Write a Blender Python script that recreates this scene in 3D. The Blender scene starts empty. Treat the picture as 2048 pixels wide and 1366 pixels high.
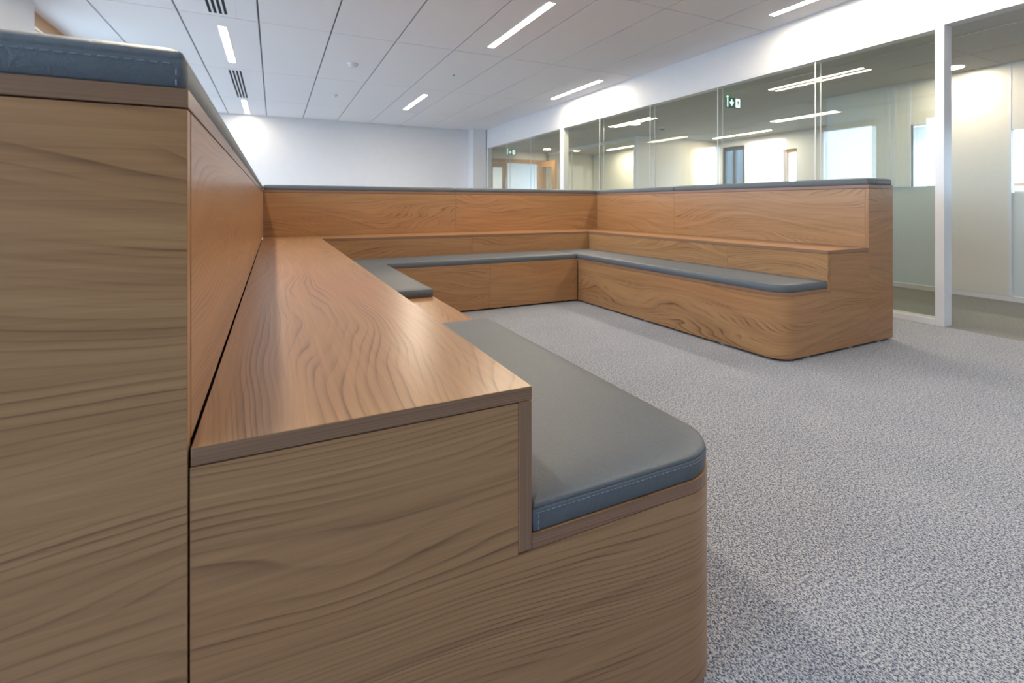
import bpy, bmesh, math, random
from mathutils import Vector

random.seed(7)
SC = bpy.context.scene
COL = SC.collection

# ------------------------------------------------------------------ camera
cam_d = bpy.data.cameras.new('camera')
cam_d.sensor_fit = 'HORIZONTAL'
cam_d.sensor_width = 36.0
cam_d.lens = 980.02 / 2048 * 36.0
cam_d.shift_y = -(683 - 410.07) / 2048
cam_d.clip_start = 0.02
cam_d.dof.use_dof = True
cam_d.dof.focus_distance = 1.05
cam_d.dof.aperture_fstop = 5.6
cam = bpy.data.objects.new('camera', cam_d)
COL.objects.link(cam)
cam.location = (0.0801, -0.6048, 0.826)
cam.rotation_euler = (math.pi / 2, 0, -0.4522)
SC.camera = cam

# ------------------------------------------------------------------ sky, exposure
SKY = 6.0
wd = bpy.data.worlds.new('overcast_sky')
SC.world = wd
wd.use_nodes = True
bg = wd.node_tree.nodes['Background']
bg.inputs[0].default_value = (0.58, 0.78, 1.0, 1)
bg.inputs[1].default_value = SKY
vs = SC.view_settings
vs.view_transform = 'Standard'
vs.look = 'None'
vs.gamma = 1.0
vs.use_curve_mapping = False
vs.exposure = 0.97
SC.display_settings.display_device = 'sRGB'
SC.cycles.transparent_max_bounces = 40
SC.cycles.max_bounces = 8
SC.cycles.diffuse_bounces = 5
SC.cycles.glossy_bounces = 4
SC.cycles.sample_clamp_indirect = 6.0
SC.cycles.use_light_tree = False
SC.cycles.use_adaptive_sampling = True
SC.cycles.adaptive_threshold = 0.03
SC.cycles.adaptive_min_samples = 16
SC.cycles.caustics_reflective = False
STRIP = 70.0          # ceiling strip lamps
DOWN = 70.0           # corridor downlights
WARM = (1.0, 0.85, 0.65)

# ------------------------------------------------------------------ main measures (metres)
XG, ZC, YB, ZH = 4.159, 2.431, 3.742, 2.048
XR, XS, XL = 3.205, 0.405, 0.804
ZCT, ZCB, ZMT, ZMB, ZST, ZSB = 0.9465, 0.927, 0.5727, 0.5535, 0.364, 0.344
DYS, DYF, DXS, DXF = 0.411, 0.799, 0.399, 0.786
CAPW = 0.262
XWL, YBW, YREAR = -1.64, 9.28, -7.2


def portal(loc, size_y, size_z, rot):
    ld = bpy.data.lights.new('window_daylight', 'AREA')
    ld.shape = 'RECTANGLE'
    ld.size, ld.size_y = size_y, size_z
    ld.cycles.is_portal = True
    o = bpy.data.objects.new('window_daylight', ld)
    o.location = loc
    o.rotation_euler = rot
    COL.objects.link(o)


# ------------------------------------------------------------------ node helpers
def new_mat(name):
    m = bpy.data.materials.new(name)
    m.use_nodes = True
    nt = m.node_tree
    return m, nt, nt.nodes['Principled BSDF'], nt.nodes['Material Output']


def N(nt, typ, **kw):
    n = nt.nodes.new(typ)
    for k, v in kw.items():
        setattr(n, k, v)
    return n


def math_n(nt, op, a, b=None, c=None, clamp=False):
    n = N(nt, 'ShaderNodeMath', operation=op, use_clamp=clamp)
    for i, v in enumerate((a, b, c)):
        if v is None:
            continue
        if hasattr(v, 'is_output'):
            nt.links.new(v, n.inputs[i])
        else:
            n.inputs[i].default_value = v
    return n.outputs[0]


def ramp(nt, fac, stops, interp='LINEAR'):
    r = N(nt, 'ShaderNodeValToRGB')
    r.color_ramp.interpolation = interp
    els = r.color_ramp.elements
    while len(els) < len(stops):
        els.new(0.5)
    for e, (p, c) in zip(els, stops):
        e.position = p
        e.color = (c[0], c[1], c[2], 1)
    nt.links.new(fac, r.inputs[0])
    return r.outputs[0]


def mixc(nt, fac, a, b, mode='MIX'):
    n = N(nt, 'ShaderNodeMix', data_type='RGBA', blend_type=mode)
    for s, v in ((n.inputs[0], fac), (n.inputs[6], a), (n.inputs[7], b)):
        if hasattr(v, 'is_output'):
            nt.links.new(v, s)
        elif isinstance(v, tuple):
            s.default_value = (v[0], v[1], v[2], 1)
        else:
            s.default_value = v
    return n.outputs[2]


def plain(name, col, rough=0.5, metal=0.0, spec=0.5, noise=0.0, nscale=40, bump=0.0):
    m, nt, b, out = new_mat(name)
    b.inputs['Base Color'].default_value = (*col, 1)
    b.inputs['Roughness'].default_value = rough
    b.inputs['Metallic'].default_value = metal
    b.inputs['Specular IOR Level'].default_value = spec
    if noise or bump:
        tc = N(nt, 'ShaderNodeTexCoord')
        nz = N(nt, 'ShaderNodeTexNoise')
        nz.inputs['Scale'].default_value = nscale
        nz.inputs['Detail'].default_value = 3
        nt.links.new(tc.outputs['Object'], nz.inputs['Vector'])
        if noise:
            c = ramp(nt, nz.outputs[0], [(0.3, tuple(x * (1 - noise) for x in col)), (0.7, tuple(min(1, x * (1 + noise)) for x in col))])
            nt.links.new(c, b.inputs['Base Color'])
        if bump:
            bp = N(nt, 'ShaderNodeBump')
            bp.inputs['Strength'].default_value = bump
            bp.inputs['Distance'].default_value = 0.001
            nt.links.new(nz.outputs[0], bp.inputs['Height'])
            nt.links.new(bp.outputs[0], b.inputs['Normal'])
    return m


def emit(name, col, strength):
    m, nt, b, out = new_mat(name)
    nt.nodes.remove(b)
    e = N(nt, 'ShaderNodeEmission')
    e.inputs[0].default_value = (*col, 1)
    e.inputs[1].default_value = strength
    nt.links.new(e.outputs[0], out.inputs[0])
    return m


def wood(name, light, mid, dark, rough=0.30, freq=1.0, warp=1.0, contrast=1.0):
    """plain-sliced veneer: u runs along the grain, v across, both in metres"""
    m, nt, b, out = new_mat(name)
    L = nt.links.new
    uv = N(nt, 'ShaderNodeUVMap')
    sep = N(nt, 'ShaderNodeSeparateXYZ')
    L(uv.outputs[0], sep.inputs[0])
    u, v = sep.outputs[0], sep.outputs[1]

    def noise2(su, sv, detail=1.0, rough_=0.5, off=0.0):
        cb = N(nt, 'ShaderNodeCombineXYZ')
        L(math_n(nt, 'MULTIPLY_ADD', u, su, off), cb.inputs[0])
        L(math_n(nt, 'MULTIPLY_ADD', v, sv, off * 0.37), cb.inputs[1])
        n = N(nt, 'ShaderNodeTexNoise', noise_dimensions='2D')
        n.inputs['Scale'].default_value = 1.0
        n.inputs['Detail'].default_value = detail
        n.inputs['Roughness'].default_value = rough_
        L(cb.outputs[0], n.inputs['Vector'])
        return n.outputs[0]
    w1 = noise2(1.0, 3.8, 0.0)
    w2 = noise2(3.2, 12.0, 1.0, off=7.3)
    t = math_n(nt, 'ADD', v, math_n(nt, 'MULTIPLY', math_n(nt, 'SUBTRACT', w1, 0.5), 0.27 * warp))
    t = math_n(nt, 'ADD', t, math_n(nt, 'MULTIPLY', math_n(nt, 'SUBTRACT', w2, 0.5), 0.022 * warp))
    # irregular growth rings
    n1 = N(nt, 'ShaderNodeTexNoise', noise_dimensions='1D')
    n1.inputs['Scale'].default_value = 34.0 * freq
    n1.inputs['Detail'].default_value = 3.0
    n1.inputs['Roughness'].default_value = 0.62
    L(t, n1.inputs['W'])
    # saw profile: slow fade, sharp dark edge
    tw = math_n(nt, 'MULTIPLY_ADD', n1.outputs[0], 1.1, math_n(nt, 'MULTIPLY', t, 92.0 * freq))
    fr = math_n(nt, 'FRACT', tw)
    edge = math_n(nt, 'POWER', fr, 5.0)
    edge = math_n(nt, 'MULTIPLY', edge, math_n(nt, 'MINIMUM', math_n(nt, 'MULTIPLY', math_n(nt, 'SUBTRACT', 1.0, fr), 12.0), 1.0))
    # how strong a ring line is varies from ring to ring and along the board
    var = noise2(1.6, 22.0, 1.0, off=3.1)
    varr = math_n(nt, 'MULTIPLY', math_n(nt, 'SUBTRACT', var, 0.32), 2.6, clamp=True)
    edge = math_n(nt, 'MULTIPLY', edge, varr)
    fib = noise2(7.0, 620.0, 2.0, 0.6, off=11.0)
    fib2 = noise2(2.2, 150.0, 2.0, 0.6, off=5.0)
    s = math_n(nt, 'MULTIPLY', math_n(nt, 'SUBTRACT', n1.outputs[0], 0.5), 0.62 * contrast)
    s = math_n(nt, 'ADD', s, math_n(nt, 'MULTIPLY', edge, 0.95 * contrast))
    s = math_n(nt, 'ADD', s, math_n(nt, 'MULTIPLY', math_n(nt, 'SUBTRACT', fib, 0.5), 0.28))
    s = math_n(nt, 'ADD', s, math_n(nt, 'MULTIPLY', math_n(nt, 'SUBTRACT', fib2, 0.5), 0.40))
    s = math_n(nt, 'ADD', s, 0.36, clamp=True)
    col = ramp(nt, s, [(0.0, light), (0.42, mid), (1.0, dark)])
    big = noise2(0.7, 2.4, 1.0, off=21.0)
    col = mixc(nt, math_n(nt, 'MULTIPLY', math_n(nt, 'SUBTRACT', big, 0.42), 1.6, clamp=True), col,
               mixc(nt, 1.0, col, (1.05, 0.90, 0.86), 'MULTIPLY'))
    L(col, b.inputs['Base Color'])
    b.inputs['Roughness'].default_value = rough
    b.inputs['Specular IOR Level'].default_value = 0.5
    return m


def leather(name, col, wrinkle=0.25):
    m, nt, b, out = new_mat(name)
    L = nt.links.new
    tc = N(nt, 'ShaderNodeTexCoord')
    vo = N(nt, 'ShaderNodeTexVoronoi', feature='SMOOTH_F1')
    vo.inputs['Scale'].default_value = 420
    vo.inputs['Smoothness'].default_value = 0.6
    L(tc.outputs['Object'], vo.inputs['Vector'])
    nz = N(nt, 'ShaderNodeTexNoise')
    nz.inputs['Scale'].default_value = 95
    nz.inputs['Detail'].default_value = 4
    nz.inputs['Distortion'].default_value = 1.6
    L(tc.outputs['Object'], nz.inputs['Vector'])
    big = N(nt, 'ShaderNodeTexNoise')
    big.inputs['Scale'].default_value = 9
    L(tc.outputs['Object'], big.inputs['Vector'])
    h = math_n(nt, 'ADD', math_n(nt, 'MULTIPLY', vo.outputs[0], 0.35), math_n(nt, 'MULTIPLY', nz.outputs[0], 0.9))
    h = math_n(nt, 'ADD', h, math_n(nt, 'MULTIPLY', big.outputs[0], 1.2))
    bp = N(nt, 'ShaderNodeBump')
    bp.inputs['Strength'].default_value = wrinkle
    bp.inputs['Distance'].default_value = 0.0011
    L(h, bp.inputs['Height'])
    L(bp.outputs[0], b.inputs['Normal'])
    c = ramp(nt, nz.outputs[0], [(0.3, tuple(x * 0.93 for x in col)), (0.7, tuple(x * 1.06 for x in col))])
    L(c, b.inputs['Base Color'])
    b.inputs['Roughness'].default_value = 0.47
    b.inputs['Specular IOR Level'].default_value = 0.45
    return m


def carpet(name, dark, mid, light, tan):
    m, nt, b, out = new_mat(name)
    L = nt.links.new
    tc = N(nt, 'ShaderNodeTexCoord')
    mp = N(nt, 'ShaderNodeMapping')
    mp.inputs['Scale'].default_value = (1, 0.8, 1)
    L(tc.outputs['Object'], mp.inputs['Vector'])
    nz = N(nt, 'ShaderNodeTexNoise', noise_dimensions='2D')
    nz.inputs['Scale'].default_value = 270
    nz.inputs['Detail'].default_value = 2.0
    nz.inputs['Roughness'].default_value = 0.65
    L(mp.outputs[0], nz.inputs['Vector'])
    n2 = N(nt, 'ShaderNodeTexNoise', noise_dimensions='2D')
    n2.inputs['Scale'].default_value = 120
    n2.inputs['Detail'].default_value = 2
    L(mp.outputs[0], n2.inputs['Vector'])
    n3 = N(nt, 'ShaderNodeTexNoise', noise_dimensions='2D')
    n3.inputs['Scale'].default_value = 3.0
    L(tc.outputs['Object'], n3.inputs['Vector'])
    f = math_n(nt, 'ADD', nz.outputs[0], math_n(nt, 'MULTIPLY', math_n(nt, 'SUBTRACT', n2.outputs[0], 0.5), 0.32))
    f = math_n(nt, 'ADD', f, math_n(nt, 'MULTIPLY', math_n(nt, 'SUBTRACT', n3.outputs[0], 0.5), 0.05))
    c = ramp(nt, f, [(0.34, dark), (0.46, mid), (0.56, light), (0.68, tan)])
    L(c, b.inputs['Base Color'])
    b.inputs['Roughness'].default_value = 0.95
    b.inputs['Specular IOR Level'].default_value = 0.08
    b.inputs['Sheen Weight'].default_value = 0.15
    bp = N(nt, 'ShaderNodeBump')
    bp.inputs['Strength'].default_value = 0.45
    bp.inputs['Distance'].default_value = 0.004
    L(f, bp.inputs['Height'])
    L(bp.outputs[0], b.inputs['Normal'])
    return m


def glass(name, tint, f0=0.043, rough=0.0):
    """thin clear pane: Schlick mirror reflection over tinted see-through"""
    m, nt, b, out = new_mat(name)
    nt.nodes.remove(b)
    L = nt.links.new
    g = N(nt, 'ShaderNodeNewGeometry')
    dt = N(nt, 'ShaderNodeVectorMath', operation='DOT_PRODUCT')
    L(g.outputs['Incoming'], dt.inputs[0])
    L(g.outputs['Normal'], dt.inputs[1])
    c = math_n(nt, 'ABSOLUTE', dt.outputs['Value'])
    p = math_n(nt, 'POWER', math_n(nt, 'SUBTRACT', 1.0, c, clamp=True), 5.0)
    fac = math_n(nt, 'MULTIPLY_ADD', p, 1 - f0, f0)
    tr = N(nt, 'ShaderNodeBsdfTransparent')
    tr.inputs[0].default_value = (*tint, 1)
    gl = N(nt, 'ShaderNodeBsdfGlossy')
    gl.inputs['Roughness'].default_value = rough
    mx = N(nt, 'ShaderNodeMixShader')
    L(fac, mx.inputs[0])
    L(tr.outputs[0], mx.inputs[1])
    L(gl.outputs[0], mx.inputs[2])
    L(mx.outputs[0], out.inputs[0])
    return m


def frosted(name, col):
    m, nt, b, out = new_mat(name)
    b.inputs['Base Color'].default_value = (*col, 1)
    b.inputs['Roughness'].default_value = 0.35
    tl = N(nt, 'ShaderNodeBsdfTranslucent')
    tl.inputs[0].default_value = (*col, 1)
    mx = N(nt, 'ShaderNodeMixShader')
    mx.inputs[0].default_value = 0.45
    nt.links.new(b.outputs[0], mx.inputs[1])
    nt.links.new(tl.outputs[0], mx.inputs[2])
    nt.links.new(mx.outputs[0], out.inputs[0])
    return m


# ------------------------------------------------------------------ materials
M = {}
M['wood'] = wood('elm_veneer', (0.49, 0.286, 0.137), (0.375, 0.205, 0.094), (0.155, 0.075, 0.034))
M['edge'] = wood('elm_edge_band', (0.33, 0.193, 0.120), (0.26, 0.147, 0.087), (0.15, 0.080, 0.046), freq=2.6, warp=0.12, contrast=0.8)
M['door_wood'] = wood('honey_door_wood', (0.62, 0.36, 0.15), (0.54, 0.29, 0.11), (0.36, 0.18, 0.06), contrast=0.6)
M['leather'] = leather('blue_grey_leather', (0.108, 0.125, 0.143), 0.55)
M['stitch'] = plain('pale_thread', (0.22, 0.27, 0.32), 0.7, noise=0.05)
M['carpet'] = carpet('speckled_carpet', (0.068, 0.083, 0.128), (0.205, 0.228, 0.285), (0.40, 0.42, 0.47), (0.53, 0.53, 0.53))
M['carpet2'] = carpet('brown_grey_carpet', (0.080, 0.084, 0.088), (0.165, 0.166, 0.165), (0.27, 0.265, 0.255), (0.35, 0.34, 0.32))
M['white'] = plain('white_paint', (0.77, 0.775, 0.80), 0.6, noise=0.012, nscale=8, bump=0.05)
M['tile'] = plain('ceiling_tile_white', (0.90, 0.895, 0.915), 0.85, noise=0.012, nscale=220, bump=0.08)
M['groove'] = plain('groove_grey', (0.20, 0.205, 0.22), 0.7, noise=0.02)
M['frame'] = plain('white_powder_coat', (0.80, 0.80, 0.82), 0.32, noise=0.01)
M['plastic'] = plain('white_plastic', (0.82, 0.83, 0.84), 0.4, noise=0.01)
M['black'] = plain('dark_void', (0.012, 0.013, 0.016), 0.8, noise=0.05)
M['steel'] = plain('brushed_steel', (0.60, 0.60, 0.58), 0.3, metal=0.9, noise=0.03)
M['dark'] = plain('dark_grey_metal', (0.075, 0.085, 0.10), 0.5, noise=0.04)
M['glass'] = glass('clear_greenish_glass', (0.965, 0.978, 0.958))
M['wglass'] = glass('window_glass', (0.97, 0.98, 0.98), 0.03)
M['joint'] = plain('pale_glass_joint', (0.72, 0.74, 0.72), 0.3, noise=0.02)
M['frost'] = frosted('frosted_film', (0.70, 0.72, 0.71))
M['gloss'] = plain('cream_gloss_panel', (0.80, 0.77, 0.71), 0.28, noise=0.01)
M['corr_ceiling'] = plain('corridor_ceiling_grey', (0.60, 0.585, 0.55), 0.6, noise=0.02, nscale=60)
M['strip'] = emit('strip_lamp_light', WARM, STRIP)
M['strip_dim'] = emit('dimmed_strip_lamp_light', WARM, STRIP * 0.4)
M['down'] = emit('downlight_light', (1.0, 0.85, 0.63), DOWN)
M['signgreen'] = plain('sign_green', (0.01, 0.20, 0.13), 0.4, noise=0.02)
M['signwhite'] = emit('sign_white', (0.80, 1.0, 0.95), 0.95)
M['led'] = emit('green_led', (0.2, 1.0, 0.35), 3.0)
M['paving'] = plain('pale_paving', (0.30, 0.30, 0.29), 0.9, noise=0.1, nscale=2)
M['brick'] = plain('outside_brick', (0.30, 0.20, 0.16), 0.9, noise=0.2, nscale=30)


# ------------------------------------------------------------------ mesh helpers
class MB:
    def __init__(self):
        self.v, self.f, self.uv = [], [], []

    def face(self, pts, uvs=None):
        i = len(self.v)
        self.v += [tuple(p) for p in pts]
        self.f.append(tuple(range(i, i + len(pts))))
        self.uv += uvs if uvs else [(p[0], p[1]) for p in pts]

    def box(self, x0, x1, y0, y1, z0, z1, grain='x', off=None):
        if off is None:
            off = (random.uniform(0, 40), random.uniform(0, 40))
        g = 'xyz'.index(grain)
        c = [(x, y, z) for x in (x0, x1) for y in (y0, y1) for z in (z0, z1)]
        q = [((0, 1, 3, 2), 0), ((4, 6, 7, 5), 0), ((0, 4, 5, 1), 1), ((2, 3, 7, 6), 1), ((0, 2, 6, 4), 2), ((1, 5, 7, 3), 2)]
        for idx, ax in q:
            pts = [c[i] for i in idx]
            if ax == g:
                a, b_ = [k for k in range(3) if k != ax]
                if abs(pts[0][a] - pts[2][a]) < abs(pts[0][b_] - pts[2][b_]):
                    a, b_ = b_, a
            else:
                a = g
                b_ = [k for k in range(3) if k not in (ax, g)][0]
            self.face(pts, [(p[a] + off[0], p[b_] + off[1]) for p in pts])
        return self

    def tube(self, a, b_, r, n=10):
        a, b_ = Vector(a), Vector(b_)
        d = (b_ - a).normalized()
        s = d.orthogonal().normalized()
        t = d.cross(s)
        ra = [a + (s * math.cos(k * 2 * math.pi / n) + t * math.sin(k * 2 * math.pi / n)) * r for k in range(n)]
        rb = [p + (b_ - a) for p in ra]
        for k in range(n):
            self.face([ra[k], ra[(k + 1) % n], rb[(k + 1) % n], rb[k]])
        self.face(ra[::-1])
        self.face(rb)
        return self

    def lathe(self, c, prof, n=28):
        """prof: list of (radius, z) from axis to axis"""
        rings = []
        for r, z in prof:
            rings.append([(c[0] + r * math.cos(2 * math.pi * k / n), c[1] + r * math.sin(2 * math.pi * k / n), c[2] + z) for k in range(n)])
        for a, b_ in zip(rings, rings[1:]):
            for k in range(n):
                self.face([a[k], a[(k + 1) % n], b_[(k + 1) % n], b_[k]])
        self.face(rings[0][::-1])
        self.face(rings[-1])
        return self

    def build(self, name, mat, parent=None, smooth=False, bevel=0.0, merge=True):
        me = bpy.data.meshes.new(name)
        me.from_pydata(self.v, [], self.f)
        ul = me.uv_layers.new(name='UVMap')
        for i, uvv in enumerate(self.uv):
            ul.data[i].uv = uvv
        if merge:
            bm = bmesh.new()
            bm.from_mesh(me)
            bmesh.ops.remove_doubles(bm, verts=bm.verts, dist=1e-6)
            bmesh.ops.recalc_face_normals(bm, faces=bm.faces)
            bm.to_mesh(me)
            bm.free()
        me.materials.append(M[mat] if isinstance(mat, str) else mat)
        if smooth:
            for p in me.polygons:
                p.use_smooth = True
        o = bpy.data.objects.new(name, me)
        COL.objects.link(o)
        if parent:
            o.parent = parent
        if bevel:
            bv = o.modifiers.new('edge_easing', 'BEVEL')
            bv.width = bevel
            bv.segments = 2
            bv.limit_method = 'ANGLE'
        return o


def tag(o, label=None, cat=None, group=None, kind=None):
    if label:
        o['label'] = label
    if cat:
        o['category'] = cat
    if group:
        o['group'] = group
    if kind:
        o['kind'] = kind
    return o


def empty(name, loc=(0, 0, 0), rz=0.0):
    o = bpy.data.objects.new(name, None)
    o.empty_display_size = 0.1
    o.location = loc
    o.rotation_euler = (0, 0, rz)
    COL.objects.link(o)
    return o


def board(name, b, mat, parent, grain='x', bevel=0.0008):
    return MB().box(*b, grain=grain).build(name, mat, parent, bevel=bevel)


def rrect(x0, x1, y0, y1, rad, inset, n=10):
    """rounded rectangle outline; rad = radii at (x0y0, x1y0, x1y1, x0y1)"""
    pts = []
    cs = [(x0, y0, 1, 1, math.pi), (x1, y0, -1, 1, 1.5 * math.pi), (x1, y1, -1, -1, 0), (x0, y1, 1, -1, 0.5 * math.pi)]
    for (cx, cy, sx, sy, a0), r in zip(cs, rad):
        rr = max(r - inset, 0.0006)
        ox, oy = cx + sx * (inset + rr), cy + sy * (inset + rr)
        for k in range(n + 1):
            a = a0 + k * math.pi / 2 / n
            pts.append((ox + rr * math.cos(a), oy + rr * math.sin(a)))
    return pts


def slab(name, x0, x1, y0, y1, z0, z1, rad, mat, parent, grain='y'):
    mb = MB()
    off = (random.uniform(0, 40), random.uniform(0, 40))
    o = rrect(x0, x1, y0, y1, rad, 0)
    uvf = (lambda p: (p[1] + off[0], p[0] + off[1])) if grain == 'y' else (lambda p: (p[0] + off[0], p[1] + off[1]))
    mb.face([(p[0], p[1], z1) for p in o], [uvf(p) for p in o])
    mb.face([(p[0], p[1], z0) for p in o][::-1], [uvf(p) for p in o][::-1])
    s = 0.0
    for i in range(len(o)):
        a, b_ = o[i], o[(i + 1) % len(o)]
        d = math.hypot(b_[0] - a[0], b_[1] - a[1])
        mb.face([(*a, z0), (*b_, z0), (*b_, z1), (*a, z1)],
                [(s + off[0], off[1] + z0), (s + d + off[0], off[1] + z0), (s + d + off[0], off[1] + z1), (s + off[0], off[1] + z1)])
        s += d
    ob = mb.build(name, mat, parent)
    ob.data.materials.append(M['edge'])
    for p in ob.data.polygons:
        if abs(p.normal.z) < 0.5:
            p.material_index = 1
    return ob


def stitches(parent, runs, pitch=0.0095, ln=0.0058, r=0.0006, name='stitching'):
    """runs: list of polylines [(x,y,z)...]; short thread dashes laid along them"""
    mb = MB()
    for pl in runs:
        pl = [Vector(p) for p in pl]
        carry = 0.0
        for a, b_ in zip(pl, pl[1:]):
            seg = (b_ - a).length
            if seg < 1e-6:
                continue
            d = (b_ - a) / seg
            t = carry
            while t + ln < seg:
                mb.tube(a + d * t, a + d * (t + ln), r, 5)
                t += pitch
            carry = max(0.0, t - seg)
    o = mb.build(name, 'stitch', parent, merge=False)
    o['kind'] = 'stuff'
    return o


def cushion(name, x0, x1, y0, y1, z0, side, crown, rad, label, group, loc=(0, 0, 0), rz=0.0, stitch=None, soft=0.055):
    """flat upholstered pad: vertical border, welted seam, domed top"""
    root = empty(name, loc, rz)
    tag(root, label, 'cushion', group)
    rads = [max(r, 0.007) for r in rad]
    border = [(0.003, 0.0), (0.0006, 0.003), (-0.0008, side * 0.5), (0.0, side - 0.0035), (0.0012, side - 0.0012)]
    top = [(0.0022, side - 0.0010), (0.0012, side + 0.0010), (0.0022, side + 0.0028)]
    k = 8
    for i in range(1, k + 1):
        a = i / k * math.pi / 2
        top.append((0.0022 + soft * (1 - math.cos(a)), side + 0.0028 + (crown - 0.0028) * math.sin(a)))

    def rings(prof, cap_top=False, cap_bot=False):
        mb = MB()
        rs = [[(p[0], p[1], z0 + z) for p in rrect(x0, x1, y0, y1, rads, ins)] for ins, z in prof]
        n = len(rs[0])
        for a, b_ in zip(rs, rs[1:]):
            for i in range(n):
                mb.face([a[i], a[(i + 1) % n], b_[(i + 1) % n], b_[i]])
        if cap_bot:
            mb.face(rs[0][::-1])
        if cap_top:
            mb.face(rs[-1])
        return mb
    rings(border + [top[0]], cap_bot=True).build('border', 'leather', root, smooth=True)
    rings([border[-1]] + top, cap_top=True).build('top_panel', 'leather', root, smooth=True)
    if stitch:
        runs = []
        zs = z0 + side - 0.0062
        o = rrect(x0, x1, y0, y1, rads, -0.0008)
        n = 11
        if 'near' in stitch:      # along the y0 end, with the corner at x1
            pl = [(p[0], p[1], zs) for p in o[n - 1:2 * n]]
            runs.append(pl)
        if 'upright_x1' in stitch:
            runs.append([(x1 - 0.009, y0 - 0.0008, z0 + 0.003), (x1 - 0.009, y0 - 0.0008, z0 + side - 0.006)])
        if 'upright_x0' in stitch:
            runs.append([(x0 + 0.010, y0 - 0.0008, z0 + 0.003), (x0 + 0.010, y0 - 0.0008, z0 + side - 0.006)])
        stitches(root, runs, pitch=stitch.get('pitch', 0.0095) if isinstance(stitch, dict) else 0.0095)
    return root


# ================================================================== SETTING
# floors
def slab_struct(name, b, mat, label, cat):
    o = MB().box(*b).build(name, mat)
    tag(o, label, cat, kind='structure')
    return o


slab_struct('floor', (-2.1, XG + 0.005, YREAR - 0.3, YBW + 0.3, -0.12, 0.0), 'carpet', 'blue-grey speckled carpet floor of the lounge', 'floor')
slab_struct('floor_corridor', (XG + 0.005, 8.2, YREAR - 0.3, 12.4, -0.12, 0.0), 'carpet2', 'dark brown-grey carpet floor of the corridor beyond the glass', 'floor')

slab_struct('ground', (-80, 90, -80, 90, -4.2, -4.0), 'paving', 'pale paved ground outside the building, added to cut light from below', 'ground')  # added to cut skylight from below reaching the ceiling

# ceiling: grey backing with every tile a piece
ceil = slab_struct('ceiling', (-2.1, XG + 0.12, YREAR - 0.3, YBW + 0.3, ZC + 0.022, ZC + 0.16), 'groove', 'white tiled suspended ceiling with grey grooves', 'ceiling')
xs_ = [-1.86] + [-0.039 + 0.6 * i for i in range(-2, 8)]
ys_ = [4.230 + 1.783 * j for j in range(-6, 3)] + [YBW]
tile_cache = {}
for i in range(len(xs_) - 1):
    for j in range(len(ys_) - 1):
        w, d = xs_[i + 1] - xs_[i], ys_[j + 1] - ys_[j]
        key = (round(w, 3), round(d, 3))
        if key not in tile_cache:
            tile_cache[key] = MB().box(0.0065, w - 0.0065, 0.0058, d - 0.0058, 0, 0.02).build('tile', 'tile', ceil, bevel=0.0025)
            o = tile_cache[key]
        else:
            src = tile_cache[key]
            o = src.copy()
            COL.objects.link(o)
            o.parent = ceil
        o.location = (xs_[i], ys_[j], ZC)

# left wall with windows
win_edges = [(4.58 + 1.783 * k, 4.58 + 1.783 * k + 1.13) for k in range(-3, 3)]
win_edges[-1] = (win_edges[-1][0], 9.12)
win_edges.insert(0, (-2.40, -1.42))  # unseen, behind the camera: put in and widened for blue front light
mb = MB()
SILL, WHEAD = 0.55, ZC
mb.box(-1.98, XWL, YREAR, YBW, 0, SILL)
prev = YREAR
for a, b_ in win_edges:
    mb.box(-1.98, XWL, prev, a, SILL, ZC + 0.02)
    prev = b_
mb.box(-1.98, XWL, prev, YBW, SILL, ZC + 0.02)
tag(mb.build('wall_left', 'white', merge=False), 'white window wall with piers on the far left', 'wall', kind='structure')


def window(idx, axis, a, b_, pos, z0, z1, label, fw=0.07, head=0.12, split=True, mat='door_wood', depth=0.07, sgn=-1):
    """timber window: frame, mullion, panes; axis = direction the window runs"""
    root = empty('window_%d' % idx, ((pos, a, z0) if axis == 'y' else (a, pos, z0)), 0 if axis == 'y' else -math.pi / 2)
    tag(root, label, 'window', kind='structure')
    L_ = b_ - a
    H_ = z1 - z0

    def bx(name, y0, y1, zz0, zz1, m, x0=-depth / 2, x1=depth / 2, grain='y'):
        if axis == 'x':
            x0, x1 = -x1, -x0
        return MB().box(x0, x1, y0, y1, zz0, zz1, grain=grain).build(name, m, root)
    bx('bottom_rail', 0, L_, 0, fw, mat)
    bx('head_rail', 0, L_, H_ - head, H_, mat)
    bx('stile', 0, fw, fw, H_ - head, mat, grain='z')
    bx('stile', L_ - fw, L_, fw, H_ - head, mat, grain='z')
    bx('pane', fw, L_ - fw, fw, H_ - head, 'wglass', -0.008, 0.008)
    return root


wi = 1
ords = ['unseen and sized for the light it lets in, seventh', 'sixth', 'fifth', 'fourth', 'third', 'second', 'first']
for (a, b_), o_ in zip(win_edges, ords):
    window(wi, 'y', a, b_, -1.74, SILL, ZC, 'timber-framed window in the left wall, %s from the far corner' % o_)
    portal((-1.99, (a + b_) / 2, (SILL + ZC) / 2), ZC - SILL, b_ - a, (0, -math.pi / 2, 0))
    wi += 1

# back wall + column
slab_struct('wall_back', (-2.1, XG + 0.1, YBW, YBW + 0.2, 0, ZC + 0.02), 'white', 'plain white wall at the far end of the lounge', 'wall')
slab_struct('column', (3.85, XG - 0.02, 9.02, YBW, 0, ZC), 'white', 'white boxed column in the corner beside the glass partition', 'column')
slab_struct('wall_rear', (-2.1, XG + 0.1, YREAR - 0.2, YREAR, 0, ZC + 0.02), 'white', 'plain white wall behind the viewer', 'wall')

# header beam and right wall
slab_struct('wall_header', (XG, XG + 0.10, YREAR, YBW, ZH, ZC + 0.02), 'white', 'white bulkhead above the glass partition', 'wall')
slab_struct('wall_right', (XG, XG + 0.10, YREAR, -0.15, 0, ZH), 'white', 'white wall on the right beyond the door opening', 'wall')

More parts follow.
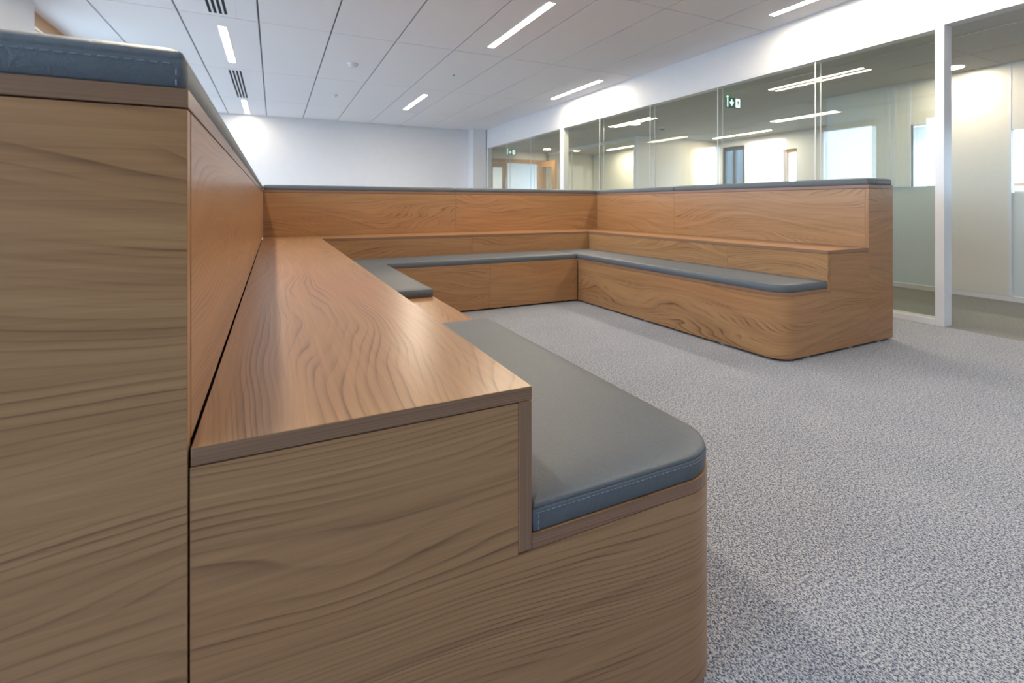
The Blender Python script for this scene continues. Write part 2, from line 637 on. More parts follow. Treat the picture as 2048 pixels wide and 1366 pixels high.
# ------------------------------------------------------------------ glass partition
gp = empty('glass_partition', (XG, 1.10, 0))
tag(gp, 'long double-glazed partition with white frame behind the right bench', 'partition')
y_end = 9.02 - 1.10


def gpart(name, y0, y1, z0, z1, mat, x0=0.0, x1=0.10, bevel=0.0):
    return MB().box(x0, x1, y0, y1, z0, z1).build(name, mat, gp, bevel=bevel)


gpart('post', 0, 0.052, 0, ZH - 0.001, 'frame', 0.0, 0.10, 0.002)
gpart('post', 4.855, 4.955, 0.05, ZH - 0.018, 'frame', 0.0, 0.10, 0.002)
gpart('post', y_end - 0.05, y_end, 0.05, ZH - 0.018, 'frame', 0.0, 0.10, 0.002)
gpart('bottom_rail', 0.052, y_end, 0, 0.045, 'frame', 0.0, 0.10, 0.002)
gpart('top_rail', 0.052, y_end, ZH - 0.018, ZH - 0.001, 'frame', 0.0, 0.10, 0.002)
jy = [0.052, 1.984 - 1.10, 2.990 - 1.10, 3.992 - 1.10, 5.014 - 1.10, 4.855]
jy2 = [4.955, 5.955, 6.955, y_end - 0.05]
for seq in (jy, jy2):
    for a, b_ in zip(seq, seq[1:]):
        for x in (0.010, 0.082):
            gpart('pane', a + 0.0045, b_ - 0.0045, 0.047, ZH - 0.020, 'glass', x, x + 0.004)
    for y in seq[1:-1]:
        for x in (0.010, 0.082):
            gpart('joint', y - 0.0045, y + 0.0045, 0.047, ZH - 0.020, 'joint', x, x + 0.004)

# ------------------------------------------------------------------ corridor and rooms beyond
XW = 5.77
cc = slab_struct('ceiling_corridor', (XG + 0.10, 8.2, YREAR, 12.4, ZH + 0.02, ZH + 0.16), 'groove', 'low grey ceiling of the corridor beyond the glass', 'ceiling')
cx_ = [XG + 0.10, 4.535, 5.15, XW, 6.5, 7.2, 8.0]
cy_ = [YREAR, -2.0, -0.4, 1.35, 3.13, 4.91, 6.70, 8.48, 9.3, 12.4]
for i in range(len(cx_) - 1):
    for j in range(len(cy_) - 1):
        MB().box(cx_[i] + 0.004, cx_[i + 1] - 0.004, cy_[j] + 0.002, cy_[j + 1] - 0.002, ZH, ZH + 0.018).build('tile', 'corr_ceiling', cc)
tag(MB().box(4.531, 4.539, YREAR, 9.3, ZH - 0.004, ZH + 0.004).build('trim_1', 'steel'), 'thin bright metal strip along the corridor ceiling', 'trim', kind='structure')

# partition wall A: cream panel, frosted lower film, clear upper lights
wa = empty('wall_corridor', (XW, 0, 0))
tag(wa, 'cream gloss and frosted glass wall across the corridor', 'wall', kind='structure')


def wpart(name, y0, y1, z0, z1, mat, x0=0.0, x1=0.04):
    return MB().box(x0, x1, y0, y1, z0, z1).build(name, mat, wa)


wpart('cream_panel', 1.320, 1.752, 0.045, ZH, 'gloss')
wpart('upright', 1.752, 1.775, 0.045, ZH, 'frame')
wpart('upright', 1.304, 1.320, 0.045, ZH, 'frame', -0.004, 0.05)
wpart('frosted_panel', 1.775, 2.79, 0.045, 1.009, 'frost', 0.014, 0.024)
wpart('frosted_panel', -0.6, 1.304, 0.045, 0.932, 'frost', 0.014, 0.024)
wpart('clear_pane', 1.775, 2.04, 1.011, 1.62, 'glass', 0.014, 0.024)
wpart('clear_pane', -0.6, 1.304, 0.934, 1.47, 'glass', 0.014, 0.024)
wpart('upper_panel', 1.775, 2.04, 1.62, ZH, 'gloss')
wpart('upper_panel', 2.04, 2.79, 1.011, ZH, 'gloss')
wpart('upper_panel', -0.6, 1.304, 1.47, ZH, 'gloss')
for y in (2.04, 2.17, 2.23):
    wpart('upright', y, y + 0.022, 1.011, ZH, 'frame', -0.006, 0.04)
wpart('solid_wall', YREAR, -0.6, 0.0, ZH, 'white')
wpart('return_wall', 2.79, 2.87, 0, ZH, 'white', 0.0, 2.0)
tag(MB().box(XW - 0.014, XW + 0.03, -0.6, 2.79, 0.0, 0.042).build('baseboard_corridor', 'frame'), 'white skirting board along the corridor wall', 'baseboard', kind='structure')
# partition wall B
wb = empty('wall_meeting_room', (5.81, 6.2, 0))
tag(wb, 'pale frosted glass wall of the meeting room at the corridor end', 'wall', kind='structure')
MB().box(0, 0.06, 0, 0.06, 0, ZH).build('post', 'frame', wb)
MB().box(0, 0.05, 0.06, 3.1, ZH - 0.06, ZH).build('top_rail', 'frame', wb)
for k in range(3):
    MB().box(0.015, 0.027, 0.065 + k * 1.01, 1.06 + k * 1.01, 0, ZH - 0.06).build('pane', 'glass', wb)
    MB().box(0.012, 0.03, 1.06 + k * 1.01, 1.072 + k * 1.01, 0, ZH - 0.06).build('joint', 'joint', wb)
slab_struct('wall_meeting_back', (7.1, 7.2, 6.26, 9.3, 0, ZH), 'gloss', 'pale cream wall inside the meeting room', 'wall')
slab_struct('wall_meeting_side', (5.87, 7.9, 6.2, 6.26, 0, ZH), 'gloss', 'pale side wall of the meeting room', 'wall')

# far facade with windows
XF = 7.85
mb = MB()
fac = [(1.85, 2.95, 1.05, 1.96), (-0.2, 1.2, 0.9, 1.75), (3.85, 4.15, 0.8, 1.80), (4.62, 4.86, 0.8, 1.76), (5.62, 6.12, 0.0, 1.93)]
mb.box(XF, XF + 0.15, YREAR, -0.2, 0, ZH + 0.02)
fs = sorted(fac)
prev = -0.2
for a, b_, z0, z1 in fs:
    if a > prev:
        mb.box(XF, XF + 0.15, prev, a, 0, ZH + 0.02)
    if z0 > 0:
        mb.box(XF, XF + 0.15, a, b_, 0, z0)
    mb.box(XF, XF + 0.15, a, b_, z1, ZH + 0.02)
    prev = b_
mb.box(XF, XF + 0.15, prev, 9.46, 0, ZH + 0.02)
tag(mb.build('wall_facade', 'white', merge=False), 'pale outer wall with windows far behind the glass', 'wall', kind='structure')
flab = ['bright timber-headed window behind the corridor wall', 'bright window seen right of the white post', 'bright window far behind the glass partition', 'narrow bright window with a brown head far behind the glass']
for (a, b_, z0, z1), lb in zip(fac[:4], flab):
    window(wi, 'y', a, b_, XF + 0.07, z0, z1, lb, fw=0.035, head=0.05)
    portal((XF + 0.16, (a + b_) / 2, (z0 + z1) / 2), z1 - z0, b_ - a, (0, math.pi / 2, 0))
    wi += 1
# dark terrace door in the facade
td = empty('terrace_door', (XF + 0.03, 5.62, 0))
tag(td, 'dark grey glazed terrace door far behind the glass partition', 'door')
for y in (0, 0.22, 0.44):
    MB().box(0, 0.06, y, y + 0.06, 0, 1.93).build('stile', 'dark', td)
MB().box(0, 0.06, 0.06, 0.22, 1.86, 1.93).build('rail', 'dark', td)
MB().box(0, 0.06, 0.28, 0.44, 1.86, 1.93).build('rail', 'dark', td)
MB().box(0.02, 0.03, 0.06, 0.22, 0, 1.86).build('pane', 'wglass', td)
MB().box(0.02, 0.03, 0.28, 0.44, 0, 1.86).build('pane', 'wglass', td)
MB().box(0, 0.04, 0.06, 0.22, 0.95, 1.03).build('rail', 'dark', td)
# neighbouring building outside
nb = empty('neighbouring_building', (9.6, 7.2, -2.0))
tag(nb, 'grey brick building outside beyond the terrace door', 'building')
MB().box(0, 0.7, -0.3, 1.0, 0, 4.6).build('wall', 'dark', nb)
MB().box(-0.05, 0.0, 0.1, 0.5, 3.1, 4.0).build('window', 'wglass', nb)
MB().box(-0.04, 0.0, -0.3, 1.0, 4.2, 4.6).build('brick_band', 'brick', nb)

# end wall of the corridor with timber double door
YE = 9.34
mb = MB()
mb.box(XG + 0.10, XW + 0.1, YE, YE + 0.12, 1.862, ZH)
mb.box(XG + 0.10, 4.29, YE, YE + 0.12, 0, 1.862)
mb.box(5.80, 8.0, YE, YE + 0.12, 0, ZH)
tag(mb.build('wall_corridor_end', 'gloss', merge=False), 'cream wall around the timber doors at the corridor end', 'wall', kind='structure')
dr = empty('double_door', (4.29, YE, 0))
tag(dr, 'honey timber double door with one leaf open at the corridor end', 'door')
F = 'door_wood'
MB().box(0, 1.51, -0.02, 0.10, 1.775, 1.862, grain='x').build('head_frame', F, dr)
MB().box(0, 0.06, -0.02, 0.10, 0, 1.775, grain='z').build('side_frame', F, dr)
MB().box(1.31, 1.37, -0.02, 0.10, 0, 1.775, grain='z').build('side_frame', F, dr)
MB().box(1.37, 1.51, 0.0, 0.08, 0, 1.775, grain='z').build('side_panel', F, dr)
leaf = empty('closed_leaf', (0.06, 0.02, 0))
leaf.parent = dr
MB().box(0, 0.10, 0, 0.05, 0, 1.77, grain='z').build('stile', F, leaf)
MB().box(0.34, 0.46, 0, 0.05, 0, 1.77, grain='z').build('stile', F, leaf)
MB().box(0.10, 0.34, 0, 0.05, 1.675, 1.77, grain='x').build('rail', F, leaf)
MB().box(0.10, 0.34, 0, 0.05, 0, 0.14, grain='x').build('rail', F, leaf)
MB().box(0.10, 0.34, 0.02, 0.03, 0.14, 1.675).build('pane', 'glass', leaf)
MB().tube((0.40, -0.045, 1.0), (0.40, -0.045, 1.45), 0.012).build('pull_handle', 'steel', leaf)
leaf = empty('open_leaf', (1.30, -0.02, 0), math.radians(-72))
leaf.parent = dr
MB().box(0, 0.08, 0, 0.05, 0, 1.83, grain='z').build('stile', F, leaf)
MB().box(0.40, 0.50, 0, 0.05, 0, 1.83, grain='z').build('stile', F, leaf)
MB().box(0.08, 0.40, 0, 0.05, 1.70, 1.83, grain='x').build('rail', F, leaf)
MB().box(0.08, 0.40, 0, 0.05, 0, 0.14, grain='x').build('rail', F, leaf)
MB().box(0.08, 0.40, 0.02, 0.03, 0.14, 1.70).build('pane', 'glass', leaf)
MB().tube((0.45, -0.05, 0.95), (0.45, -0.05, 1.30), 0.012).build('pull_handle', 'steel', leaf)
slab_struct('wall_vestibule', (XG, 8.2, 12.2, 12.4, 0, ZH), 'white', 'white wall seen through the open timber door', 'wall')
slab_struct('wall_vestibule_side', (XG - 0.1, XG + 0.1, YE + 0.12, 12.4, 0, ZH), 'white', 'white side wall beyond the timber door', 'wall')


# ================================================================== CEILING FITTINGS
def strip_light(loc, lab, group, ln=1.22, w=0.062, lamp='strip'):
    r = empty('strip_light', loc)
    tag(r, lab, 'ceiling light', group)
    mb = MB()
    e = 0.006
    mb.box(-w / 2 - e, -w / 2, -ln / 2 - e, ln / 2 + e, -0.004, 0.0)
    mb.box(w / 2, w / 2 + e, -ln / 2 - e, ln / 2 + e, -0.004, 0.0)
    mb.box(-w / 2, w / 2, -ln / 2 - e, -ln / 2, -0.004, 0.0)
    mb.box(-w / 2, w / 2, ln / 2, ln / 2 + e, -0.004, 0.0)
    mb.build('trim_frame', 'plastic', r, merge=False)
    MB().box(-w / 2, w / 2, -ln / 2, ln / 2, -0.002, -0.0005).build('diffuser', lamp, r)


G1 = 'linear strip lights in the lounge ceiling'
lights = [((-0.339, 5.10), 'bright strip light between the two slotted ceiling vents, left column'),
          ((-0.335, 8.54), 'small bright strip light above the far white wall, left column'),
          ((2.062, 3.36), 'longest strip light at the top middle of the ceiling'),
          ((2.062, 6.97), 'strip light in the middle of the ceiling toward the far wall'),
          ((3.865, 5.18), 'strip light close to the white bulkhead, farther one'),
          ((3.865, 1.55), 'strip light close to the white bulkhead at the top right'),
          ((-0.339, 1.53), 'strip light over the left bench, above the picture'),
          ((2.062, -0.21), 'strip light overhead in the middle column, above the picture'),
          ]
for (x, y), lb in lights:
    strip_light((x, y, ZC - 0.0005), lb, G1, lamp='strip_dim' if y > 8 else 'strip')

G2 = 'linear strip lights in the room beyond the glass'
strip_light((7.35, 5.30, ZH - 0.0005), 'strip light in the room beyond the glass, nearer one', G2, 1.15, 0.06)
strip_light((6.75, 7.70, ZH - 0.0005), 'strip light in the meeting room behind the frosted wall', G2, 1.15, 0.06)
strip_light((5.20, 10.8, ZH - 0.0005), 'added unseen strip light brightening the room behind the timber door', G2, 1.2, 0.10)  # unseen lamp, added to brighten the room past the door
strip_light((6.75, 0.9, ZH - 0.0005), 'strip light in the room behind the cream wall', G2, 1.2, 0.08)


def vent(loc, ln, lab):
    r = empty('slot_vent', loc)
    tag(r, lab, 'air vent', 'slotted air vents in the ceiling')
    w = 0.135
    MB().box(-w / 2 - 0.07, w / 2 + 0.07, -ln / 2 - 0.04, ln / 2 + 0.04, -0.0015, 0.0).build('face_plate', 'tile', r)
    for k in range(4):
        x = -w / 2 + 0.011 + k * (w - 0.022) / 3
        MB().box(x - 0.0105, x + 0.0105, -ln / 2, ln / 2, -0.0022, -0.0012).build('slot', 'black', r)
        MB().box(x - 0.0125, x - 0.0105, -ln / 2, ln / 2, -0.004, -0.0012).build('blade', 'plastic', r)


vent((-0.339, 6.905, ZC), 1.63, 'four-slot air vent between two strip lights, farther and wholly visible')
vent((-0.339, 3.325, ZC), 1.66, 'four-slot air vent cut by the top edge of the picture')

sd = empty('smoke_detector', (0.885, 5.19, ZC))
tag(sd, 'round white smoke detector in the middle ceiling tile', 'smoke detector')
MB().lathe((0, 0, 0), [(0.060, 0), (0.060, -0.012), (0.052, -0.018)]).build('base', 'plastic', sd, smooth=False)
MB().lathe((0, 0, 0), [(0.046, -0.018), (0.046, -0.034), (0.036, -0.044), (0.012, -0.047)]).build('sensor_head', 'plastic', sd, smooth=False)
ps = empty('motion_sensor', (0.87, 6.95, ZC))
tag(ps, 'small flat white sensor farther along the ceiling', 'sensor')
MB().lathe((0, 0, 0), [(0.055, 0), (0.053, -0.010), (0.045, -0.014)]).build('base', 'plastic', ps)
MB().lathe((0, 0, 0), [(0.030, -0.014), (0.022, -0.026), (0.008, -0.030)]).build('lens', 'plastic', ps)
sp = empty('sprinkler_cap', (2.077, 5.149, ZC))
tag(sp, 'tiny grey sensor dot in a ceiling tile on the right', 'sensor')
MB().lathe((0, 0, 0), [(0.012, 0), (0.012, -0.004), (0.008, -0.007)]).build('cap', 'groove', sp)
cs = empty('smoke_detector', (5.60, 5.32, ZH))
tag(cs, 'small dark smoke detector on the corridor ceiling behind the glass', 'smoke detector')
MB().lathe((0, 0, 0), [(0.05, 0), (0.05, -0.015), (0.04, -0.02)]).build('base', 'plastic', cs)
MB().lathe((0, 0, 0), [(0.04, -0.02), (0.035, -0.035), (0.01, -0.04)]).build('sensor_head', 'dark', cs)


def downlight(loc, lab):
    r = empty('downlight', loc)
    tag(r, lab, 'downlight', 'round downlights along the corridor')
    n = 32
    mb = MB()
    for k in range(n):
        a0, a1 = 2 * math.pi * k / n, 2 * math.pi * (k + 1) / n
        ri, ro = 0.078, 0.092
        P = lambda rr, a, z: (rr * math.cos(a), rr * math.sin(a), z)
        mb.face([P(ro, a0, 0), P(ro, a1, 0), P(ro, a1, -0.006), P(ro, a0, -0.006)])
        mb.face([P(ro, a0, -0.006), P(ro, a1, -0.006), P(ri, a1, -0.006), P(ri, a0, -0.006)])
        mb.face([P(ri, a0, -0.006), P(ri, a1, -0.006), P(ri, a1, 0), P(ri, a0, 0)])
    mb.build('rim', 'plastic', r)
    MB().lathe((0, 0, 0), [(0.077, -0.001), (0.077, -0.004)]).build('lens', 'down', r)


downlight((5.50, 1.60, ZH), 'round glowing downlight right of the white post')
downlight((4.95, 5.21, ZH), 'round downlight behind the middle of the glass partition')
downlight((5.45, 8.70, ZH), 'round downlight before the timber double door')


def exit_sign(loc, s, lab):
    r = empty('exit_sign', loc)
    tag(r, lab, 'exit sign', 'green emergency exit signs in the corridor')
    w, h = 0.235 * s, 0.118 * s
    MB().box(0, w, 0, 0.02, -h, 0).build('panel', 'signgreen', r)
    MB().box(0.004, 0.015 * s, -0.006, -0.001, -h * 0.96, -0.006).build('lamp_bar', 'signwhite', r)
    MB().box(0.002, 0.016 * s, -0.008, 0.004, 0.001, 0.012 * s).build('indicator', 'led', r)
    mb = MB()
    ax, ay = 0.080 * s, -h / 2
    u = 0.036 * s
    pts = [(-.22, 1.05), (.22, 1.05), (.22, .05), (.62, .42), (.95, .08), (0, -1.05), (-.95, .08), (-.62, .42), (-.22, .05)]
    mb.face([(ax + a * u, -0.002, ay + b_ * u * 1.1) for a, b_ in pts])
    mb.face([(ax + a * u, -0.0005, ay + b_ * u * 1.1) for a, b_ in pts][::-1])
    mb.build('arrow', 'signwhite', r)
    x0 = 0.145 * s
    MB().box(x0, x0 + 0.072 * s, -0.002, -0.0003, -h * 0.93, -h * 0.06).build('doorway', 'signwhite', r)
    mb = MB()
    mx, mz, q = x0 + 0.036 * s, -h * 0.5, 0.1 * s
    man = [[(-.06, .22), (.10, .22), (.14, -.05), (-.02, -.10)], [(-.06, .20), (-.24, .06), (-.20, -.02), (-.03, .10)],
           [(.10, .20), (.26, .04), (.21, -.02), (.08, .08)], [(-.02, -.08), (.06, -.10), (-.10, -.28), (-.26, -.30), (-.24, -.22), (-.12, -.20)],
           [(.06, -.10), (.14, -.06), (.20, -.22), (.18, -.40), (.10, -.40), (.12, -.22)]]
    for poly in man:
        mb.face([(mx + a * q, -0.0026, mz + b_ * q) for a, b_ in poly])
    mb.face([(mx + (0.05 + .065 * math.cos(k)) * q, -0.0026, mz + (.31 + .065 * math.sin(k)) * q) for k in [i * math.pi / 5 for i in range(10)]])
    mb.build('running_figure', 'signgreen', r)
    MB().tube((w * 0.5, 0.01, 0), (w * 0.5, 0.01, ZH - loc[2]), 0.004).build('hanger', 'steel', r)


exit_sign((4.548, 3.2, 2.012), 0.95, 'green exit sign with arrow behind the glass, nearer and larger one')
exit_sign((4.50, 8.72, 1.992), 0.84, 'green exit sign above the timber double door, far and small')


# ================================================================== BENCHES
def wrap_panel(name, runs, parent, thick=0.019, n=12):
    """veneered skin that bends round the seat corner.
    runs: list of (path points, z0, z1); arc length is continuous so the grain wraps"""
    mb = MB()
    off = (random.uniform(0, 40), random.uniform(0, 40))
    s0 = 0.0
    for path, z0, z1 in runs:
        nn = len(path)
        nor = []
        for i in range(nn):
            a = Vector(path[max(0, i - 1)])
            b_ = Vector(path[min(nn - 1, i + 1)])
            d = (b_ - a).normalized()
            nor.append(Vector((-d.y, d.x)))
        inn = [tuple(Vector(p) + nv * thick) for p, nv in zip(path, nor)]
        s = s0
        for i in range(nn - 1):
            a, b_, c, d = path[i], path[i + 1], inn[i + 1], inn[i]
            ln = math.hypot(b_[0] - a[0], b_[1] - a[1])
            U0, U1 = s + off[0], s + ln + off[0]
            V0, V1 = z0 + off[1], z1 + off[1]
            mb.face([(*a, z0), (*b_, z0), (*b_, z1), (*a, z1)], [(U0, V0), (U1, V0), (U1, V1), (U0, V1)])
            mb.face([(*c, z0), (*d, z0), (*d, z1), (*c, z1)], [(U1, V0), (U0, V0), (U0, V1), (U1, V1)])
            mb.face([(*a, z1), (*b_, z1), (*c, z1), (*d, z1)], [(U0, V1), (U1, V1), (U1, V1 + .02), (U0, V1 + .02)])
            mb.face([(*d, z0), (*c, z0), (*b_, z0), (*a, z0)], [(U0, V0), (U1, V0), (U1, V0 + .02), (U0, V0 + .02)])
            s += ln
        for i in (0, nn - 1):
            a, d = path[i], inn[i]
            q = [(*a, z0), (*a, z1), (*d, z1), (*d, z0)]
            mb.face(q if i == 0 else q[::-1], [(off[0], z0), (off[0], z1), (off[0] + .02, z1), (off[0] + .02, z0)])
        s0 = s
    o = mb.build(name, 'wood', parent)
    for p in o.data.polygons:
        p.use_smooth = True
    o.data.set_sharp_from_angle(angle=math.radians(30))
    return o


def arc(cx, cy, r, a0, a1, n=14):
    return [(cx + r * math.cos(a0 + (a1 - a0) * k / n), cy + r * math.sin(a0 + (a1 - a0) * k / n)) for k in range(n + 1)]


def feet(parent, pts):
    for x, y in pts:
        MB().lathe((x, y, 0), [(0.016, 0.0), (0.016, 0.004), (0.007, 0.006), (0.007, 0.02)], 14).build('foot', 'plastic', parent)


ZF = 0.014
random.seed(34)
RC = 0.10
# ---- left bench
LB = empty('tiered_bench', (0, 0, 0))
tag(LB, 'wooden tiered bench in the foreground with high back on the left', 'bench', 'three-tier wooden benches set in a U')
board('end_panel', (-CAPW, -0.0006, 0.0, 0.019, ZF, ZCB - 0.0018), 'wood', LB, 'x')
board('cap', (-CAPW, 0.0, 0.0, YB + CAPW, ZCB, ZCT), 'edge', LB, 'y')
board('back_panel', (-0.019, 0.0, 0.0205, YB + 0.0195, ZMT + 0.002, ZCB - 0.0022), 'wood', LB, 'y')
board('outer_panel', (-CAPW, -CAPW + 0.019, 0.0195, YB + CAPW, ZF, ZCB - 0.0018), 'wood', LB, 'y')
# step slab: veneered top, edge-banded front
mb = MB().box(0.0022, XS, 0.0, YB - 0.0005, ZMB, ZMT, grain='y')
st = mb.build('step_slab', 'wood', LB, bevel=0.0009)
st.data.materials.append(M['edge'])
for p in st.data.polygons:
    if abs(p.normal.z) < 0.5:
        p.material_index = 1
board('riser', (XS - 0.0205, XS - 0.0004, 0.0, YB - DYS, ZSB + 0.0012, ZMB - 0.0008), 'wood', LB, 'y')
re_ = board('riser_edge', (XS - 0.0200, XS - 0.0010, -0.0006, 0.002, ZSB + 0.0015, ZMB - 0.0012), 'edge', LB, 'z', 0.0004)
end_run = [(0.0016, 0.0), (XS - 0.0215, 0.0)]
low_run = [(XS - 0.0215, 0.0), (XL - RC, 0.0)]
cor = arc(XL - RC, RC, RC, -math.pi / 2, 0)[1:]
# one bent skin: stepped end, rounded corner, long front, grain running on
wrap_panel('bent_panel', [(end_run, ZF, ZMB - 0.0016), (low_run + cor + [(XL, YB - DYF - 0.001)], ZF, ZSB - 0.0012)], LB)
sl = slab('seat_slab', XS + 0.0002, XL, 0.0, YB - DYS, ZSB, ZST, (0.0006, RC, 0.0006, 0.0006), 'wood', LB, 'y')
feet(LB, [(0.06, 0.05), (0.35, 0.05), (0.72, 0.30), (0.76, 1.2), (0.76, 2.2), (-0.2, 0.05), (-0.2, 2.0)])

board('light_block', (-CAPW + 0.0195, -0.0195, 0.0195, YB + CAPW - 0.02, 0.02, ZCB - 0.002), 'black', LB, 'y', 0)  # black filler boxes added inside to stop light leaking through panel gaps
board('light_block', (-0.019, XS - 0.021, 0.0195, YB + 0.015, 0.02, ZMB - 0.001), 'black', LB, 'y', 0)
board('light_block', (XS - 0.02, XL - 0.0205, RC + 0.01, YB - DYF - 0.02, 0.02, ZSB - 0.001), 'black', LB, 'y', 0)

# ---- back benches
def back_unit(x0, x1, xstep, xseat0, xseat1, xstep1, lab):
    r = empty('tiered_bench', (x0, YB, 0))
    tag(r, lab, 'bench', 'three-tier wooden benches set in a U')
    X0, X1, S0, S1, E0, E1 = 0.0008, x1 - x0 - 0.0008, xstep - x0 + 0.0008, xstep1 - x0 - 0.0008, xseat0 - x0 + 0.0008, xseat1 - x0 - 0.0008
    board('cap', (X0, X1, 0.0, CAPW, ZCB, ZCT), 'edge', r, 'x')
    board('back_panel', (X0, X1, 0.0, 0.019, ZMT + 0.0008, ZCB - 0.0025), 'wood', r, 'x')
    board('outer_panel', (X0, X1, CAPW - 0.019, CAPW, ZF, ZCB - 0.002), 'wood', r, 'x')
    s_ = MB().box(S0, S1, -DYS, -0.0008, ZMB, ZMT, grain='x').build('step_slab', 'wood', r, bevel=0.0008)
    s_.data.materials.append(M['edge'])
    for p in s_.data.polygons:
        if abs(p.normal.z) < 0.5:
            p.material_index = 1
    board('riser', (S0, S1, -DYS, -DYS + 0.019, ZSB + 0.001, ZMB - 0.0015), 'wood', r, 'x')
    board('seat_slab', (E0, E1, -DYF, -DYS - 0.0005, ZSB, ZST), 'wood', r, 'x')
    board('front_panel', (E0, E1, -DYF, -DYF + 0.019, ZF, ZSB - 0.0012), 'wood', r, 'x')
    board('light_block', (X0, X1, 0.0195, CAPW - 0.0195, 0.02, ZCB - 0.002), 'black', r, 'x', 0)  # hidden black boxes, added to keep light out of the joints
    board('light_block', (S0, S1, -DYS + 0.0195, 0.019, 0.02, ZMB - 0.001), 'black', r, 'x', 0)
    board('light_block', (E0, E1, -DYF + 0.0195, -DYS + 0.019, 0.02, ZSB - 0.001), 'black', r, 'x', 0)
    feet(r, [(E0 + 0.1, -DYF + 0.04), (E1 - 0.1, -DYF + 0.04), (X0 + .2, .2), (X1 - .2, .2)])
    return r


back_unit(0.0, 1.61, XS, XL, 1.61, 1.61, 'wooden tiered bench along the back, unit in the left corner')
back_unit(1.61, XR, 1.61, 1.61, XR - DXF + 0.0115, XR - DXS + 0.006, 'wooden tiered bench along the back, unit in the right corner')

# ---- right bench (turned very slightly, like in the room)
RROT = 0.0126
RB = empty('tiered_bench', (XR, YB, 0), RROT)
tag(RB, 'wooden tiered bench on the right in front of the glass partition', 'bench', 'three-tier wooden benches set in a U')
YE_ = -2.665
board('end_panel', (0.0008, CAPW, YE_, YE_ + 0.019, ZF, ZCB - 0.0018), 'wood', RB, 'x')
board('cap', (0.0, CAPW, YE_, CAPW, ZCB, ZCT), 'edge', RB, 'y')
for a, b_ in ((YE_ + 0.0195, -1.1228), (-1.1212, -0.001)):
    board('back_panel', (0.0, 0.019, a, b_, ZMT + 0.0008, ZCB - 0.002), 'wood', RB, 'y')
board('outer_panel', (CAPW - 0.019, CAPW, YE_ + 0.0195, CAPW, ZF, ZCB - 0.0018), 'wood', RB, 'y')
s_ = MB().box(-DXS, -0.0008, YE_, -0.0008, ZMB, ZMT, grain='y').build('step_slab', 'wood', RB, bevel=0.0008)
s_.data.materials.append(M['edge'])
for p in s_.data.polygons:
    if abs(p.normal.z) < 0.5:
        p.material_index = 1
for a, b_ in ((YE_, -2.0058), (-2.0042, -DYS)):
    board('riser', (-DXS + 0.0004, -DXS + 0.0200, a, b_, ZSB + 0.0012, ZMB - 0.0012), 'wood', RB, 'y')
pathR = [(-DXF, -DYF - 0.001)] + arc(-DXF + RC, YE_ + RC, RC, math.pi, 1.5 * math.pi) + [(-DXS + 0.0215, YE_)]
wrap_panel('bent_panel', [(pathR, ZF, ZSB - 0.0012), ([(-DXS + 0.0215, YE_), (-0.0008, YE_)], ZF, ZMB - 0.0016)], RB)
slab('seat_slab', -DXF, -DXS - 0.0002, YE_, -DYS, ZSB, ZST, (RC, 0.0006, 0.0006, 0.0006), 'wood', RB, 'y')
board('light_block', (0.0195, CAPW - 0.0195, YE_ + 0.0195, CAPW - 0.001, 0.02, ZCB - 0.002), 'black', RB, 'y', 0)  # same hidden black boxes, added to block light inside the bench
board('light_block', (-DXS + 0.0205, 0.019, YE_ + 0.0195, -0.001, 0.02, ZMB - 0.001), 'black', RB, 'y', 0)
board('light_block', (-DXF + 0.0205, -DXS + 0.02, YE_ + RC + 0.01, -DYS - 0.001, 0.02, ZSB - 0.001), 'black', RB, 'y', 0)
feet(RB, [(-0.55, YE_ + 0.022), (-0.16, YE_ + 0.022), (0.135, YE_ + 0.022), (-0.75, YE_ + 0.4), (-0.75, -1.6), (-0.75, -1.0), (0.2, -1.0)])

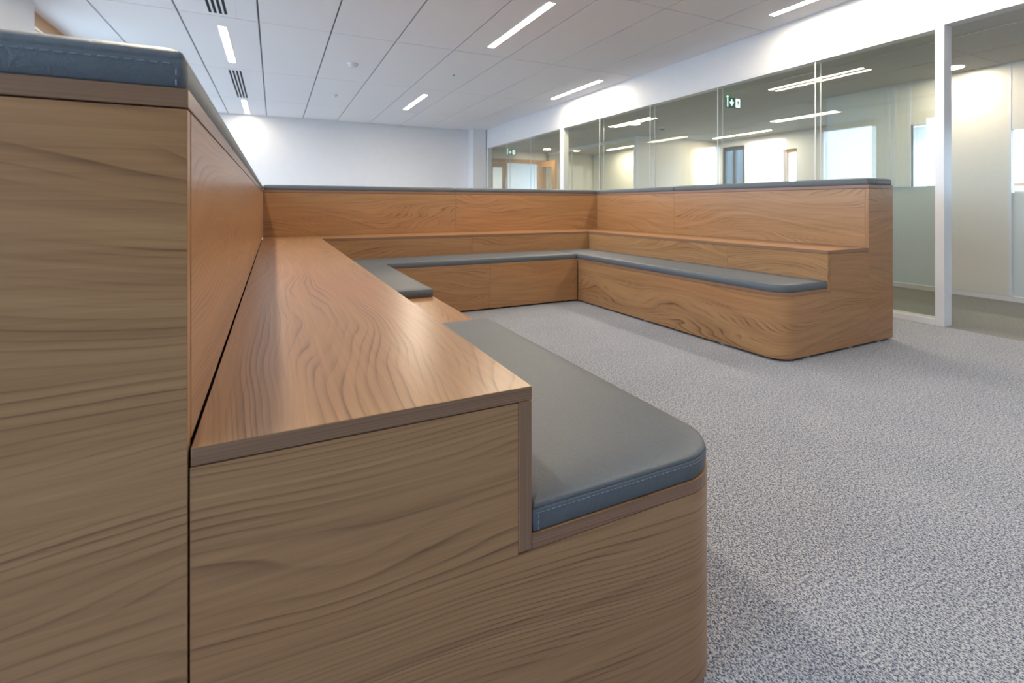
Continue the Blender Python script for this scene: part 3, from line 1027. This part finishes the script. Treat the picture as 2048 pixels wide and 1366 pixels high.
# ================================================================== CUSHIONS
GC = 'blue-grey leather bench cushions'
S_NEAR = {'near': 1, 'upright_x1': 1, 'pitch': 0.0105}
cushion('backrest_cushion', -CAPW + 0.002, -0.0015, 0.001, 1.992, ZCT, 0.031, 0.026, (0.006, 0.006, 0.006, 0.006),
        'stitched blue-grey leather cushion at upper left, nearest one', GC, stitch=S_NEAR, soft=0.125)
cushion('backrest_cushion', -CAPW + 0.002, -0.0015, 1.994, YB + CAPW - 0.004, ZCT, 0.031, 0.016, (0.006,) * 4,
        'thin leather cushion on the left high back, far half', GC, soft=0.07)
cushion('backrest_cushion', 0.004, 1.609, YB + 0.002, YB + CAPW - 0.002, ZCT, 0.031, 0.012, (0.012,) * 4,
        'leather cushion on the back bench top, left half', GC)
cushion('backrest_cushion', 1.611, XR - 0.004, YB + 0.002, YB + CAPW - 0.002, ZCT, 0.031, 0.012, (0.012,) * 4,
        'leather cushion on the back bench top, right half', GC)
cushion('backrest_cushion', 0.002, CAPW - 0.002, -1.110, CAPW - 0.004, ZCT, 0.031, 0.012, (0.012,) * 4,
        'leather cushion on the right bench top, farther half', GC, (XR, YB, 0), RROT)
cushion('backrest_cushion', 0.002, CAPW - 0.002, YE_ + 0.002, -1.112, ZCT, 0.031, 0.014, (0.014,) * 4,
        'leather cushion on the right bench top, nearer half', GC, (XR, YB, 0), RROT)
cushion('seat_cushion', XS + 0.001, XL - 0.0015, 0.0015, 1.085, ZST, 0.034, 0.014, (0.004, RC, 0.012, 0.006),
        'large leather seat cushion in the foreground with rounded corner', GC,
        stitch={'near': 1, 'upright_x0': 1, 'pitch': 0.0085}, soft=0.085)
cushion('seat_cushion', XS + 0.001, XL - 0.002, 1.782, YB - DYF - 0.002, ZST, 0.034, 0.012, (0.010,) * 4,
        'short leather seat cushion beyond the bare wooden gap', GC)
cushion('seat_cushion', XS + 0.001, XR - DXF - 0.003, YB - DYF + 0.001, YB - DYS - 0.002, ZST, 0.034, 0.012, (0.010,) * 4,
        'long leather seat cushion along the back bench', GC)
cushion('seat_cushion', -DXF + 0.0015, -DXS - 0.001, YE_ + 0.0015, -DYS - 0.002, ZST, 0.034, 0.012, (RC, 0.006, 0.008, 0.008),
        'long leather seat cushion on the right bench with rounded end', GC, (XR, YB, 0), RROT)
